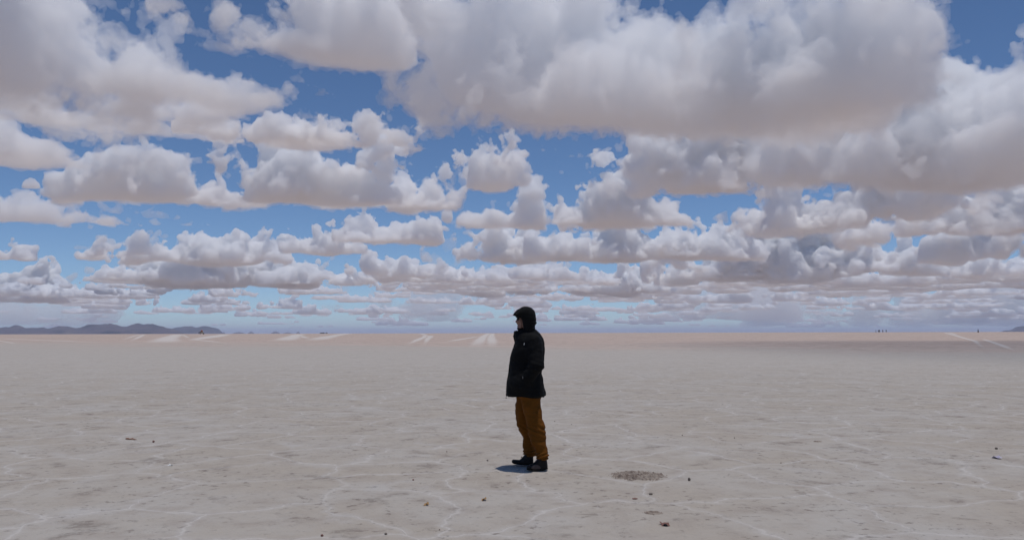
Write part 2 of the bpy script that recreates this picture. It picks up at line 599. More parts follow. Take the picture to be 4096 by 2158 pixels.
hill(B([(-260,120),(-120,128),(0,124),(120,122),(250,127),(380,129),(430,122),(500,112),(560,113),(610,119),(640,114),(700,99),(750,85),(785,79),(830,80),(880,88),(930,93),(985,109),(1040,97),(1100,106),(1170,102),(1220,95),(1290,105),(1340,117),(1390,130),(1440,150),(1470,168)]), 26000, 2600, MAT_HILL, 1)
hill(B([(1290,166),(1340,140),(1385,121),(1420,114),(1460,118),(1510,117),(1560,127),(1590,122),(1625,117),(1700,120),(1730,131),(1752,142),(1764,165)]), 34000, 2400, MAT_FARHILL, 2)
hill([(x, y) for x, y in [(4003,1327),(4018,1321),(4030,1321),(4045,1318),(4060,1310),(4080,1304),(4100,1302),(4140,1300),(4200,1306),(4300,1326)]], 34000, 2400, MAT_FARHILL, 3)
for k, (x, w, h) in enumerate([(1770,16,9),(1895,48,12),(1990,24,10),(2185,36,13),(2280,36,15),(2362,16,11)]):
    hill(B([(x - w,163),(x - w*.55,163-h*.55),(x,163-h*.95),(x + w*.5,163-h*.7),(x + w,163)]), 40000 + 900 * k, 900, MAT_FARHILL, 20 + k, 'hill')
HERO = [
 # label, seed, base_y, lobes (x, top_y, half_width[, along]), depth, options
 ('huge beige bottomed cumulus cloud filling the upper left corner of the sky', 1, 215,
  [(-200,-200,240),(0,-180,220,-.2),(160,-150,200,.1),(290,-120,165,0),(345,-20,100,-.4),(385,75,95,.2),(460,130,90,.3)], 720, dict(big=1, soft=.035, rough=.7)),
 ('ragged thin cloud tongue trailing right from under the upper left corner cloud', 2, 255,
  [(380,185,110),(480,190,110),(570,195,95),(640,225,60)], 300, dict(thin=1, soft=.07)),
 ('long flat wisp streak below the upper left corner cloud', 3, 318,
  [(60,280,130),(200,288,130),(340,296,110),(450,303,70)], 90, dict(thin=1, rough=.6)),
 ('soft sloping cloud bank at the left edge above the long cloud row', 4, 405,
  [(0,318,90),(80,345,90),(160,380,70),(215,395,45)], 220, dict(thin=1)),
 ('tall pinkish based cumulus cut off by the top edge, left of the biggest cloud', 12, 126,
  [(570,110,70,.3),(660,-60,120,0),(790,-140,140,0),(890,-60,100,0),(950,30,55,0)], 330, dict(big=1, rough=.7)),
 ('biggest cloud of all with a broad pinkish grey underside at top centre', 8, 285,
  [(1065,-120,95,-.62),(1150,-60,150,-.25),(1290,-40,160,-.2),(1200,-130,160,-.5),(1400,-70,190,-.1),(1600,-80,190,.15),(1780,-80,180,.1),(1930,-40,130,-.1),(2050,0,100,-.2)], 600, dict(mat=MAT_WIDE, skew=.5, rough=.65, soft=.03)),
 ('pale billowing cloud at the top joining the biggest cloud to the right hand mass', 9, 250,
  [(1890,40,120,.0),(1960,20,130,-.1),(2080,0,130,0),(2190,0,110,0),(2270,80,55,0)], 360, dict(mat=MAT_WIDE, soft=.035, rough=.7)),
 ('huge grey based cloud mass filling the right edge of the sky', 10, 420,
  [(2060,250,110,-.2),(2170,150,130,-.4),(2310,150,130,0),(2430,170,120,.2),(2540,115,130,.3),(2690,90,150,0)], 800, dict(big=1, rough=.7)),
 ('small left cloud of the pair above the long cloud row', 11, 350,
  [(525,318,40),(580,305,60),(640,290,55),(690,280,40)], 170, {}),
 ('crested right cloud of the pair above the long cloud row', 13, 366,
  [(715,338,45),(790,318,62),(860,284,62),(930,250,58),(990,295,45),(1035,280,28)], 240, {}),
 ('long row of joined white cumulus tops stretching across the left half', 5, 505,
  [(225,450,55),(290,425,80),(370,410,100),(470,412,100),(570,384,75),(680,412,95),(790,418,100),(880,410,75),(940,380,45),(1010,420,70),(1075,372,62),(1125,395,38)], 480, {}),
 ('white cumulus left of the small blue gap above the hooded person', 6, 470,
  [(1180,440,38),(1240,378,58),(1310,362,48)], 240, {}),
 ('rounded cumulus directly above the hooded person below the larger white cumulus', 7, 565,
  [(1125,540,45),(1175,520,55),(1235,495,66),(1330,466,80),(1410,490,45)], 330, {}),
 ('tall bright cumulus tower under the right part of the biggest cloud', 14, 478,
  [(1525,405,60,0),(1610,355,90,0),(1730,345,90,0),(1830,310,62,0),(1880,330,35,0)], 330, {}),
 ('low rounded cloud at the foot of the bright cumulus tower', 15, 560,
  [(1520,440,42),(1580,430,72),(1660,505,45)], 260, {}),
 ('sloping lavender cloud mass between the bright tower and the right hand mass', 16, 555,
  [(1760,520,70),(1880,440,80),(1970,345,80),(2060,360,90),(2160,410,100),(2270,450,90)], 560, {}),
 ('cloud lump at the right edge under the right hand mass', 17, 580,
  [(2270,520,50),(2350,490,80),(2460,470,90),(2560,430,90),(2680,440,110)], 450, {}),
 ('single broad cumulus halfway between the long row and the person', 18, 608,
  [(915,545,40),(960,528,62),(1040,545,60),(1090,580,30)], 330, {}),
 ('little domed cloud left of the single broad cumulus', 19, 636,
  [(770,605,36),(830,578,55),(890,600,40)], 260, {}),
 ('small double humped cloud under the little domed cloud', 20, 690,
  [(880,655,32),(925,632,42),(960,655,24)], 320, {}),
 ('stepped white cloud over the far mountains', 21, 652,
  [(165,622,42),(260,620,50),(350,605,60),(400,575,60),(480,590,80),(590,575,60),(630,580,30)], 520, {}),
 ('wide low cloud bank below the stepped white cloud', 22, 712,
  [(330,675,60),(430,665,80),(550,655,90),(690,622,55),(760,650,60),(820,665,40)], 700, {}),
 ('flat ragged cloud at the left edge level with the long row base', 23, 555,
  [(20,500,70),(100,500,70),(170,525,60),(220,542,40)], 200, dict(thin=1)),
 ('tiny puff alone in the blue near the left edge', 24, 474, [(86,445,24)], 60, {}),
 ('small rounded cloud cut by the left edge', 25, 652, [(0,620,34),(45,616,25)], 160, {}),
 ('broad flat lavender cloud band right of the person', 26, 648,
  [(1160,590,60),(1290,575,90),(1420,585,100),(1560,560,100),(1700,570,100),(1820,560,100)], 700, {}),
 ('darker lavender cloud row under the flat band on the right', 27, 695,
  [(1750,640,60),(1860,600,90),(1990,590,90),(2110,600,90),(2220,620,80)], 900, {}),
 ('long low white cloud row just right of the person', 28, 735,
  [(1230,690,60),(1330,668,90),(1450,680,100),(1570,678,100),(1670,690,60)], 1000, {}),
 ('grey shadowed cloud at the right edge above the horizon haze', 29, 650,
  [(2440,580,60),(2520,555,70),(2620,570,80)], 500, {}),
 ('white cloud stack at the left edge above the far mountains', 30, 752,
  [(20,690,80),(90,668,60),(135,705,30)], 900, {}),
]
for (lab, seed, by, lobes, dep, opt) in HERO:
    opt = dict(opt)
    cloud(lab, seed, by, lobes, dep, **opt)

# everything farther and smaller runs together: ragged scraps and the banks that close up towards the horizon
rs = random.Random(4)
bits = []
for (x, y, w, h) in [(1240,296,28,18),(1275,310,20,10),(415,378,14,13),(262,378,22,22),(790,288,26,10),(330,392,30,8),(2375,108,40,18),
                     (760,208,30,6),(560,110,40,18),(500,60,40,24),(450,30,30,20),(830,236,18,4),(330,520,50,18),(420,535,50,14),(490,563,30,4),
                     (390,585,40,12),(230,622,40,6),(250,560,80,2),(1380,372,20,8),(1450,385,20,10),(2120,560,40,14)]:
    bits.append((y + h, [(x - w*.5, y - h*.3, w*.6), (x + w*.4, y, w*.6)], 40, .9))
for (x0, x1, y0, y1) in [(1120,1340,650,770),(1690,1980,690,800),(1950,2300,715,815),(2280,2640,700,812),(830,1150,655,790),(-60,260,730,805)]:
    bits.append((y1, row(x0, x1, [y0, y0 + 8, y0 - 6, y0 + 4], (x1 - x0) / 5), 2600, 1.6))
thinP, thinQ, nP = [], [], 0
for i, (by, lobes, dep, vx) in enumerate(bits):
    if vx > 1.5: continue
    (P, Q), = cloud_mesh(300 + i, by, lobes, dep, vox=vx, rough=1.3)
    thinP.append(P); thinQ.append(Q + nP); nP += len(P)
o = link_mesh('clouds', np.concatenate(thinP), np.concatenate(thinQ), MAT_THIN)
tag(o, 'loose scraps and wisps of thin cloud in the blue gaps', 'clouds', kind='stuff')

vP, vQ, nP = [], [], 0
for i, (by, lobes, dep, vx) in enumerate(bits):
    if vx < 1.5: continue
    (P, Q), = cloud_mesh(400 + i, by, lobes, dep, vox=vx, rough=.8)
    vP.append(P); vQ.append(Q + nP); nP += len(P)
o = link_mesh('clouds', np.concatenate(vP), np.concatenate(vQ), cloud_material('rain_veil', 0.00055))
tag(o, 'faint grey lavender veils of rain and vapour low over the horizon', 'clouds', kind='stuff')

farP, farQ, nP = [], [], 0
for i in range(330):
    t = rs.random()
    by = 690 + 134 * (t ** 0.62)
    x = rs.uniform(-60, 2640)
    k = (836 - by) / 146.0
    if x < 900 and rs.random() < .42: continue
    wid = (45 + 150 * rs.random() ** 1.6) * (0.35 + 0.9 * k)
    if x > 1500: wid *= 1.35
    hgt = (10 + 34 * rs.random()) * (0.16 + 0.95 * k)
    wid = min(wid, rs.uniform(1.6, 4.2) * hgt)
    n = max(2, int(wid / (hgt * 1.3)))
    n = min(n, 7)
    lobes = [(x - wid + 2 * wid * (j + .5) / n + rs.uniform(-.2, .2) * wid / n, by - hgt * rs.uniform(.5, 1.15), wid / n * 1.25) for j in range(n)]
    (P, Q), = cloud_mesh(500 + i, by, lobes, 300 + 900 * rs.random(), vox=.95, rough=1.0)
    farP.append(P); farQ.append(Q + nP); nP += len(P)
o = link_mesh('clouds', np.concatenate(farP), np.concatenate(farQ), MAT_CLOUD)
tag(o, 'far banks of small cumulus closing up towards the horizon', 'clouds', kind='stuff')

# one thin cloud stands almost overhead, outside the picture: its shade is the darker belt of the right hand plain
(P, Q), = cloud_mesh(77, 0, [(-160,-100,90,-.2),(-40,-120,120,.0),(110,-120,160,.3),(260,-120,170,.6)], 80, frame=(395, 135, 14, -.15, 1))
o = link_mesh('clouds', P, Q, cloud_material('veil_droplets', 0.0048))
tag(o, 'thin cloud patch almost overhead shading the right hand plain', 'clouds', kind='stuff')

# the air: pale haze over the whole plain, its top above the mountains and well under the clouds
def box_mesh(name, x0, x1, y0, y1, z0, z1, mat):
    v = [(x, y, z) for x in (x0, x1) for y in (y0, y1) for z in (z0, z1)]
    q = [(0,1,3,2),(4,6,7,5),(0,4,5,1),(2,3,7,6),(0,2,6,4),(1,5,7,3)]
    return link_mesh(name, v, q, mat, smooth=False)

m, t = material('haze_air')
v = t.nodes.new('ShaderNodeVolumePrincipled')
v.inputs['Color'].default_value = (.66, .78, 1, 1)
v.inputs['Density'].default_value = 2.2e-5
o = t.nodes.new('ShaderNodeOutputMaterial')
t.links.new(v.outputs[0], o.inputs['Volume'])
tag(box_mesh('haze', -160000, 160000, -3000, 190000, -1.0, 620.0, m), 'pale bluish air haze over the salt flat', 'haze', kind='stuff')
# ---------------------------------------------------------------- the hooded person
PD = 9.26                                             # metres from the camera to the person
PX0 = 2100.0
PERSON_X = (PX0 - W0 / 2) / FPX * PD


def to_local(px, py, d=PD):
    """a point of the photograph on the upright plane d metres away, in the person's own axes (x, z)"""
    r = CAM3 @ Vector(((px - W0 / 2) / FPX, -(py - H0 / 2) / FPX, -1.0))
    s = d / r.y
    return r.x * s - PERSON_X, EYE + r.z * s


def c1(X, Y, d=PD): return to_local(1900 + X / 3.23, 1180 + Y / 3.23, d)
def c2(X, Y, d=PD): return to_local(1900 + X / 3.8775, 1550 + Y / 3.8775, d)
def c8(X, Y, d=PD): return to_local(2000 + X / 11.306, 1220 + Y / 11.306, d)


class Field:
    """a small signed field on a grid (inside positive, metres)"""
    def __init__(self, lo, hi, step):
        self.step = step; self.org = np.array(lo, float)
        self.ax = [np.arange(lo[i], hi[i] + step, step, dtype=np.float32) for i in range(3)]
        self.X, self.Y, self.Z = np.meshgrid(*self.ax, indexing='ij')
        self.f = np.full(self.X.shape, -1.0, np.float32)
    def add(self, d, k=0.0):
        if k <= 0: self.f = np.maximum(self.f, d); return self
        h = np.clip(.5 + .5 * (self.f - d) / k, 0, 1)
        self.f = d + (self.f - d) * h + k * h * (1 - h); return self
    def cut(self, d): self.f = np.minimum(self.f, -d); return self
    def ell(self, c, r):
        q = np.sqrt(((self.X - c[0]) / r[0]) ** 2 + ((self.Y - c[1]) / r[1]) ** 2 + ((self.Z - c[2]) / r[2]) ** 2)
        return (1 - q) * min(r)
    def cap(self, a, b, ra, rb):
        a = np.array(a, float); b = np.array(b, float); ab = b - a
        t = np.clip(((self.X - a[0]) * ab[0] + (self.Y - a[1]) * ab[1] + (self.Z - a[2]) * ab[2]) / (ab @ ab), 0, 1)
        d = np.sqrt((self.X - a[0] - t * ab[0]) ** 2 + (self.Y - a[1] - t * ab[1]) ** 2 + (self.Z - a[2] - t * ab[2]) ** 2)
        return (ra + (rb - ra) * t) - d
    def loft(self, rows, n=2.4):
        """rows: (z, x_front, x_back, y_mid, y_half)"""
        rows = sorted(rows)
        z = np.array([r[0] for r in rows]); zz = self.ax[2]
        xf, xb, ym, yh = [np.interp(zz, z, [r[i] for r in rows]) for i in (1, 2, 3, 4)]
        a = ((xb - xf) / 2)[None, None]; xc = ((xb + xf) / 2)[None, None]; b = yh[None, None]
        rho = ((np.abs(self.X - xc) / a) ** n + (np.abs(self.Y - ym[None, None]) / b) ** n) ** (1 / n)
        d = (1 - rho) * np.minimum(a, b)
        end = np.minimum(self.Z - z[0], z[-1] - self.Z)
        return np.minimum(d, end)
    def puff(self, poly, T, R, ymid=0.0, p=2.0):
        """an outline in the x-z plane, swollen sideways to the half width T over a rim R wide"""
        x, z = np.meshgrid(self.ax[0], self.ax[2], indexing='ij')
        s = np.full(x.shape, 1e9); ins = np.zeros(x.shape, bool)
        n = len(poly)
        for i in range(n):
            ax_, az_ = poly[i]; bx, bz = poly[(i + 1) % n]
            ex, ez = bx - ax_, bz - az_
            t = np.clip(((x - ax_) * ex + (z - az_) * ez) / max(ex * ex + ez * ez, 1e-12), 0, 1)
            s = np.minimum(s, np.hypot(x - ax_ - t * ex, z - az_ - t * ez))
            if az_ != bz:
                c = ((az_ > z) != (bz > z)) & (x < ex * (z - az_) / ez + ax_)
                ins ^= c
        s = np.where(ins, s, -s)
        q = 1 - np.clip(s / R, 0, 1)
        th = T * np.sqrt(np.clip(1 - q ** p, 0, 1))
        d = th[:, None, :] - np.abs(self.Y - ymid)
        return np.minimum(d, s[:, None, :] + 0 * self.Y)
    def folds(self, seed, sizes, squash=(1, 1, 1)):
        rng = np.random.default_rng(seed)
        ax = [self.ax[i] * squash[i] for i in range(3)]
        for size, amp in sizes:
            self.f += grid_noise(rng, ax, size) * amp
        return self
    def mesh(self, name, mat, parent, smooth_it=0):
        f = self.f
        f[0] = f[-1] = -1; f[:, 0] = f[:, -1] = -1; f[:, :, 0] = f[:, :, -1] = -1
        P, Q = surface_nets(f, self.org, (self.step,) * 3)
        return link_mesh(name, P, Q, mat, parent)


def cloth_material(name, col, col2, rough, weave, folds=0.0, sheen=0.0):
    m, t = material(name)
    N = Nodes(t)
    P = N.coord('Object')
    c = N.mix(N.noise(P, 9.0, 4, .6), col, col2)
    h = N.math('ADD', N.noise(P, weave, 2), N.math('MULTIPLY', N.noise(N.scaled(P, (1, 1, 2.2)), 22.0, 3), 3.0 + folds))
    N.surface(c, rough, N.bump(h, .5, .004), .12, **({'Sheen Weight': sheen} if sheen else {}))
    return m


MAT_JACKET = cloth_material('black_shell_fabric', rgb(.0045, .0045, .0048), rgb(.0075, .0075, .0078), .8, 500)
MAT_HOOD = cloth_material('black_hood_fabric', rgb(.0065, .0065, .0068), rgb(.011, .0105, .010), .9, 500)
MAT_TROUSER = cloth_material('ochre_cotton', rgb(.125, .043, .005), rgb(.16, .057, .007), .85, 700, 1.0)
MAT_SHOE = cloth_material('black_leather', rgb(.012, .010, .009), rgb(.022, .018, .016), .5, 200)
MAT_DUSTY = cloth_material('dusty_brown_leather', rgb(.07, .05, .045), rgb(.11, .085, .078), .8, 200)
MAT_SOLE = cloth_material('dark_rubber', rgb(.02, .018, .017), rgb(.04, .035, .032), .8, 120)
MAT_LACE = cloth_material('black_lace', rgb(.012, .012, .012), rgb(.02, .02, .02), .8, 400)
m, t = material('skin')
N = Nodes(t)
P = N.coord('Object')
N.surface(N.mix(N.noise(P, 30, 3), rgb(.24, .125, .09), rgb(.29, .155, .11)), .5, N.bump(N.noise(P, 300, 2), .2, .001), .4)
MAT_SKIN = m
MAT_BEARD = cloth_material('dark_beard_hair', rgb(.012, .009, .008), rgb(.03, .022, .018), .8, 300)
m, t = material('dark_lens'); Nodes(t).surface(rgb(.004, .004, .005), .25, None, .25); MAT_LENS = m
m, t = material('white_stitching'); Nodes(t).surface(rgb(.62, .62, .62), .6, None, .3); MAT_WHITE = m
m, t = material('dull_metal'); Nodes(t).surface(rgb(.25, .25, .26), .45, None, .5, Metallic=.8); MAT_METAL = m

person = bpy.data.objects.new('person', None)
COL.objects.link(person)
person.location = (PERSON_X, PD, 0)
tag(person, 'person in black hooded jacket and ochre trousers standing alone on the salt, hands in pockets', 'person')

ND, FD = PD - .17, PD + .17                            # near and far leg
# --- body: one continuous figure under the clothes
F = Field((-.26, -.34, 0.03), (.30, .34, 1.80), .0085)
hx, hz = c8(1080, 560)
F.add(F.ell((hx + .030, 0, hz + .012), (.098, .076, .108)))
F.add(F.ell((hx - .004, 0, hz - .070), (.060, .054, .066)), .03)                     # face and jaw
F.add(F.cap((hx + .03, 0, hz - .08), (.055, 0, 1.44), .060, .068), .03)              # neck
F.add(F.ell((.05, 0, 1.30), (.115, .185, .20)), .05)                                 # chest
F.add(F.ell((.04, 0, 1.06), (.105, .155, .17)), .06)
F.add(F.ell((.05, 0, .90), (.115, .165, .12)), .05)                                  # hips
for s in (-1, 1):
    F.add(F.cap((.07, s * .165, 1.41), (.118, s * .205, 1.15), .052, .042), .03)
    F.add(F.cap((.118, s * .205, 1.15), (.030, s * .165, 1.00), .040, .027), .015)
    wx, wy, wz = .030, s * .165, 1.00
    F.add(F.cap((wx, wy, wz), (wx - .060, wy - s * .004, wz - .055), .026, .030), .012)  # palm
    for k, (oy, ln) in enumerate(((-.024, .062), (-.008, .072), (.008, .068), (.023, .052))):
        b = (wx - .066, wy + oy, wz - .060); k1 = (b[0] - ln * .5, b[1], b[2] - ln * .45); k2 = (k1[0] - ln * .18, b[1], k1[2] - ln * .5)
        F.add(F.cap(b, k1, .0095, .0088), .004); F.add(F.cap(k1, k2, .0088, .0075), .003)
    F.add(F.cap((wx - .022, wy - s * .020, wz - .012), (wx - .072, wy - s * .034, wz - .030), .0115, .009), .006)
for s, d, knee, ank in ((-1, ND, c2(925, 560, ND), c2(1030, 1060, ND)), (1, FD, c2(790, 600, FD), c2(865, 1000, FD))):
    F.add(F.cap((.045, s * .09, .88), (knee[0], s * .135, knee[1]), .085, .058), .04)
    F.add(F.cap((knee[0], s * .135, knee[1]), (ank[0] + .01, s * .165, ank[1]), .056, .040), .02)
    F.add(F.cap((ank[0] + .01, s * .165, ank[1]), (ank[0] - .09, s * .165, .050), .030, .018), .02)
body = F.mesh('body', MAT_SKIN, person)
# the face proper, at a finer step, is a part of the head
F = Field((-.16, -.09, 1.47), (.10, .09, 1.74), .003)
prof = [c8(*p) for p in ((770,470),(745,540),(752,600),(745,655),(722,700),(690,748),(698,780),(735,797),(748,822),(752,850),(790,872),(805,884),(790,898),(772,918),(778,945),(790,965),(785,1000),(772,1030),(775,1070),(800,1110),(900,1140),(1040,1120),(1100,900),(1080,480))]
F.add(F.puff(prof, .066, .075, p=2.6))
nb, nt, nl = c8(775, 600), c8(706, 758), c8(760, 790)
keep = F.f.copy()
# narrow the nose: everything ahead of the cheek line thins quickly
ck = c8(775, 700)[0]
nose = F.cap((nb[0] + .01, 0, nb[1]), (nt[0] + .010, 0, nt[1] + .004), .009, .0125)
F.f = np.minimum(keep, np.where((F.Z > nl[1] - .002) & (F.Z < nb[1] + .02), (F.X - ck) * .9 + .004, 1.0))
F.add(nose, .008)
for s in (-1, 1):
    F.add(F.ell((nt[0] + .018, s * .012, nt[1] - .004), (.012, .009, .009)), .004)
    ex, ez = c8(800, 610)
    F.cut(F.ell((ex - .006, s * .032, ez), (.016, .017, .012)))
    F.add(F.ell((ex + .006, s * .032, ez), (.012, .012, .011)))
mo = c8(800, 884)
F.cut(F.ell((mo[0] - .004, 0, mo[1]), (.014, .024, .0035)))
face = F.mesh('face', MAT_SKIN, body)
# beard, moustache
F = Field((-.16, -.10, 1.46), (.10, .10, 1.68), .003)
b0 = [c8(*p) for p in ((768,1040),(772,1012),(800,1000),(840,985),(900,968),(985,945),(1060,960),(1090,1060),(1000,1150),(880,1150),(800,1125),(768,1080))]
F.add(F.puff(b0, .071, .06, p=2.4))
F.folds(5, ((.010, .0022), (.006, .0016)))
F.mesh('beard', MAT_BEARD, body)
F = Field((-.14, -.05, 1.57), (-.04, .05, 1.66), .002)
ms = c8(770, 848)
for s in (-1, 1):
    F.add(F.cap((ms[0] + .004, s * .004, ms[1] + .004), (ms[0] + .020, s * .028, ms[1] - .010), .0075, .004), .003)
F.folds(6, ((.006, .001),))
F.mesh('moustache', MAT_BEARD, body)
# sunglasses
F = Field((-.13, -.09, 1.60), (.06, .09, 1.74), .0022)
for s in (-1, 1):
    lens = [c8(*p) for p in ((750,515),(880,505),(880,640),(840,690),(778,706),(760,640))]
    F.add(F.puff(lens, .006, .006, ymid=s * .0), 0)
gx0, gz0 = c8(762, 600); gx1, gz1 = c8(985, 560)
F.f[:] = -1
g_l = [c8(*p) for p in ((745,512),(872,508),(884,600),(845,682),(782,708),(760,640))]
front = F.puff(g_l, .070, .010, p=6)
inner = np.abs(F.Y) - .055 + np.clip((F.X - gx0) * .12, 0, .02)                      # only the wrap-round lenses, not the middle of the face
bend = F.X - gx0 - .26 * F.Y ** 2 / .07
shell = np.maximum(.0042 - np.abs(bend - .004), np.minimum(inner + .006, .006 - inner) )
F.add(np.minimum(front, shell))
glasses = F.mesh('sunglasses', MAT_LENS, person)
for s in (-1, 1):
    tb = bmesh.new()
    mtx = Matrix.Translation(((gx0 + gx1) / 2 + .02, s * .073, (gz0 + gz1) / 2 + .012)) @ Matrix.Diagonal((.12, .004, .010, 1))
    bmesh.ops.create_cube(tb, size=1, matrix=mtx)
    bmesh.ops.bevel(tb, geom=tb.edges[:], offset=.0012, segments=2, affect='EDGES')
    me = bpy.data.meshes.new('temple_arm'); tb.to_mesh(me); tb.free(); me.materials.append(MAT_LENS)
    ob = bpy.data.objects.new('temple_arm', me); COL.objects.link(ob); ob.parent = glasses

# --- jacket
rows = []
for Y, xf, xb, yh in ((1306,430,880,.205),(1290,409,908,.212),(1250,408,903,.215),(1150,413,886,.215),(1050,428,868,.21),(1010,436,858,.205),(960,440,861,.20),(860,450,884,.195),
                      (800,458,893,.198),(740,475,902,.20),(700,490,904,.205),(640,517,903,.205),(600,521,896,.20),(560,511,885,.18),(520,500,862,.15),(490,494,838,.125),(466,491,815,.112),(452,520,800,.105),(440,560,785,.10)):
    a, z = c1(xf, Y); b, _ = c1(xb, Y)
    rows.append((z, a, b, 0.0, yh))
F = Field((-.30, -.36, .74), (.34, .36, 1.60), .0062)
F.add(F.loft(rows, 2.35))
for s in (-1, 1):
    F.add(F.cap((.085, s * .150, 1.405), (.118, s * .225, 1.15), .092, .078), .04)
    F.add(F.cap((.118, s * .225, 1.15), (.010, s * .200, 1.00), .074, .062), .03)
    F.add(F.ell((-.045, s * .165, .935), (.10, .075, .10)), .04)
F.folds(11, ((.16, .0045), (.07, .0032)), (1, 1, .9))
F.folds(12, ((.035, .0018),), (1, .5, 1.4))
# hem and sleeve folds
F.f += (.003 * np.sin(F.Z * 95 + F.X * 40) * np.exp(-((F.Z - 1.12) / .09) ** 2) * (np.abs(F.Y) > .2)).astype(np.float32)
# neck well so that the collar stands open
F.cut(F.ell((c1(610, 440)[0] - .008, 0, c1(0, 440)[1] + .012), (.098, .082, .075)))
jacket = F.mesh('jacket', MAT_JACKET, person)

from mathutils.bvhtree import BVHTree
def near_surface(o, x, z):
    """y of the camera-side surface of a mesh at (x, z) in the person's axes"""
    me = o.data
    co = np.empty(len(me.vertices) * 3, np.float32); me.vertices.foreach_get('co', co)
    t = BVHTree.FromPolygons([Vector(v) for v in co.reshape(-1, 3)], [tuple(p.vertices) for p in me.polygons])
    h = t.ray_cast(Vector((x, -1, z)), Vector((0, 1, 0)))
    return h[0].y if h[0] else -.2


def rod(name, pts, r, mat, parent, seg=8):
    b = bmesh.new()
    prev = None
    for i, p in enumerate(pts):
        p = Vector(p)
        d = (Vector(pts[min(i + 1, len(pts) - 1)]) - Vector(pts[max(i - 1, 0)])).normalized()
        u = d.orthogonal().normalized(); w = d.cross(u)
        rr = r[i] if isinstance(r, (list, tuple)) else r
        ring = [b.verts.new(p + (u * math.cos(2 * math.pi * k / seg) + w * math.sin(2 * math.pi * k / seg)) * rr) for k in range(seg)]
        if prev:
            for k in range(seg):
                b.faces.new((prev[k], prev[(k + 1) % seg], ring[(k + 1) % seg], ring[k]))
        else: b.faces.new(ring[::-1])
        prev = ring
    b.faces.new(prev)
    bmesh.ops.recalc_face_normals(b, faces=b.faces[:])
    me = bpy.data.meshes.new(name); b.to_mesh(me); b.free(); me.materials.append(mat)
    for p in me.polygons: p.use_smooth = True
    o = bpy.data.objects.new(name, me); COL.objects.link(o); o.parent = parent
    return o


zx, zz = c1(404, 1268)
rod('zipper_pull', [(zx, 0, zz), (zx - .001, 0, zz - .018), (zx - .001, 0, zz - .022), (zx - .002, -.002, zz - .056)], [.0045, .004, .0025, .0035], MAT_SOLE, jacket)
lx, lz = c1(632, 628)
ly = near_surface(jacket, lx, lz)
rod('logo_mark', [(lx - .002, ly - .001, lz - .012), (lx, ly - .002, lz), (lx + .003, ly - .001, lz + .012)], [.003, .0045, .003], MAT_WHITE, jacket)
kx, kz = c1(614, 1050)
ky = near_surface(jacket, kx, kz)
rod('pocket_zip_pull', [(kx - .002, ky - .003, kz + .014), (kx, ky - .004, kz), (kx + .001, ky - .003, kz - .012)], [.002, .0035, .002], MAT_METAL, jacket)
# front placket flap
fz = [c1(x, y) for x, y in ((497,520),(519,610),(492,705),(461,805),(447,900),(436,1005),(415,1120),(408,1240),(412,1300))]
b = bmesh.new(); pr = None
for (x, z) in fz:
    ring = [b.verts.new((x + dx, y, z)) for dx, y in ((-.004, -.022), (-.0065, 0), (-.004, .022), (.010, .024), (.010, -.024))]
    if pr:
        for k in range(5): b.faces.new((pr[k], pr[(k + 1) % 5], ring[(k + 1) % 5], ring[k]))
    else: b.faces.new(ring)
    pr = ring
b.faces.new(pr[::-1]); bmesh.ops.recalc_face_normals(b, faces=b.faces[:])
me = bpy.data.meshes.new('zip_flap'); b.to_mesh(me); b.free(); me.materials.append(MAT_JACKET)
ob = bpy.data.objects.new('zip_flap', me); COL.objects.link(ob); ob.parent = jacket

# --- hood
F = Field((-.20, -.17, 1.42), (.20, .17, 1.83), .0045)
hood = [c8(*p) for p in ((578,438),(640,375),(700,318),(770,250),(850,180),(930,128),(1020,90),(1110,70),(1210,62),(1300,72),(1380,98),(1450,145),(1510,210),(1560,290),(1595,370),(1610,450),(1615,540),(1632,610),(1632,680),(1618,712),(1645,760),(1650,815),(1625,870),(1595,910),(1590,990),(1600,1050),(1590,1110),(1500,1230),(1300,1330),(1050,1330),(960,1180),(990,1080),(985,960),(960,880),(930,790),(895,700),(870,640),(860,560),(820,520),(735,505),(700,465),(640,448))]
F.add(F.puff(hood, .122, .085, p=2.6))
fx, fz_ = c8(840, 700)
F.cut(np.minimum(F.ell((fx, 0, fz_ - .02), (.12, .080, .155)), F.X * 0 + (c8(1150, 0)[0] - F.X)))
F.folds(21, ((.07, .003), (.03, .0016)))
F.f += (.0022 * np.sin(F.Z * 210) * np.exp(-((F.Z - c8(0, 930)[1]) / .03) ** 2) * (F.X > .05)).astype(np.float32)
hood_o = F.mesh('hood', MAT_HOOD, jacket)
ax_, az_ = c8(1630, 790)
rod('hood_adjuster', [(ax_ - .004, -.018, az_), (ax_ + .003, 0, az_), (ax_ - .004, .018, az_)], [.006, .008, .006], MAT_SOLE, hood_o)
# stiff peak of the hood
pk = bmesh.new(); rowsv = []
tipx, tipz = c8(578, 440); topx, topz = c8(915, 140); undx, undz = c8(760, 512)
for i in range(13):
    s_ = i / 6 - 1; yy = s_ * .105
    k_ = s_ * s_
    pts_ = []
    for a_ in (0, .25, .5, .75, 1):                    # from the crown down to the tip, then back underneath
        x_ = topx + (tipx - topx) * a_; z_ = topz + (tipz - topz) * a_ + .017 * math.sin(math.pi * a_)
        pts_.append((x_ + .085 * k_ * (.55 + .45 * a_), z_ - .030 * k_))
    for a_ in (.15, .55, 1):
        x_ = tipx + (undx + .01 - tipx) * a_; z_ = tipz - .004 + (undz - tipz) * a_
        pts_.append((x_ + .085 * k_, z_ - .030 * k_))
    pts_.append((topx + .06 + .05 * k_, topz - .035 - .03 * k_))
    rowsv.append([pk.verts.new((x_, yy, z_)) for x_, z_ in pts_])
nn_ = len(rowsv[0])
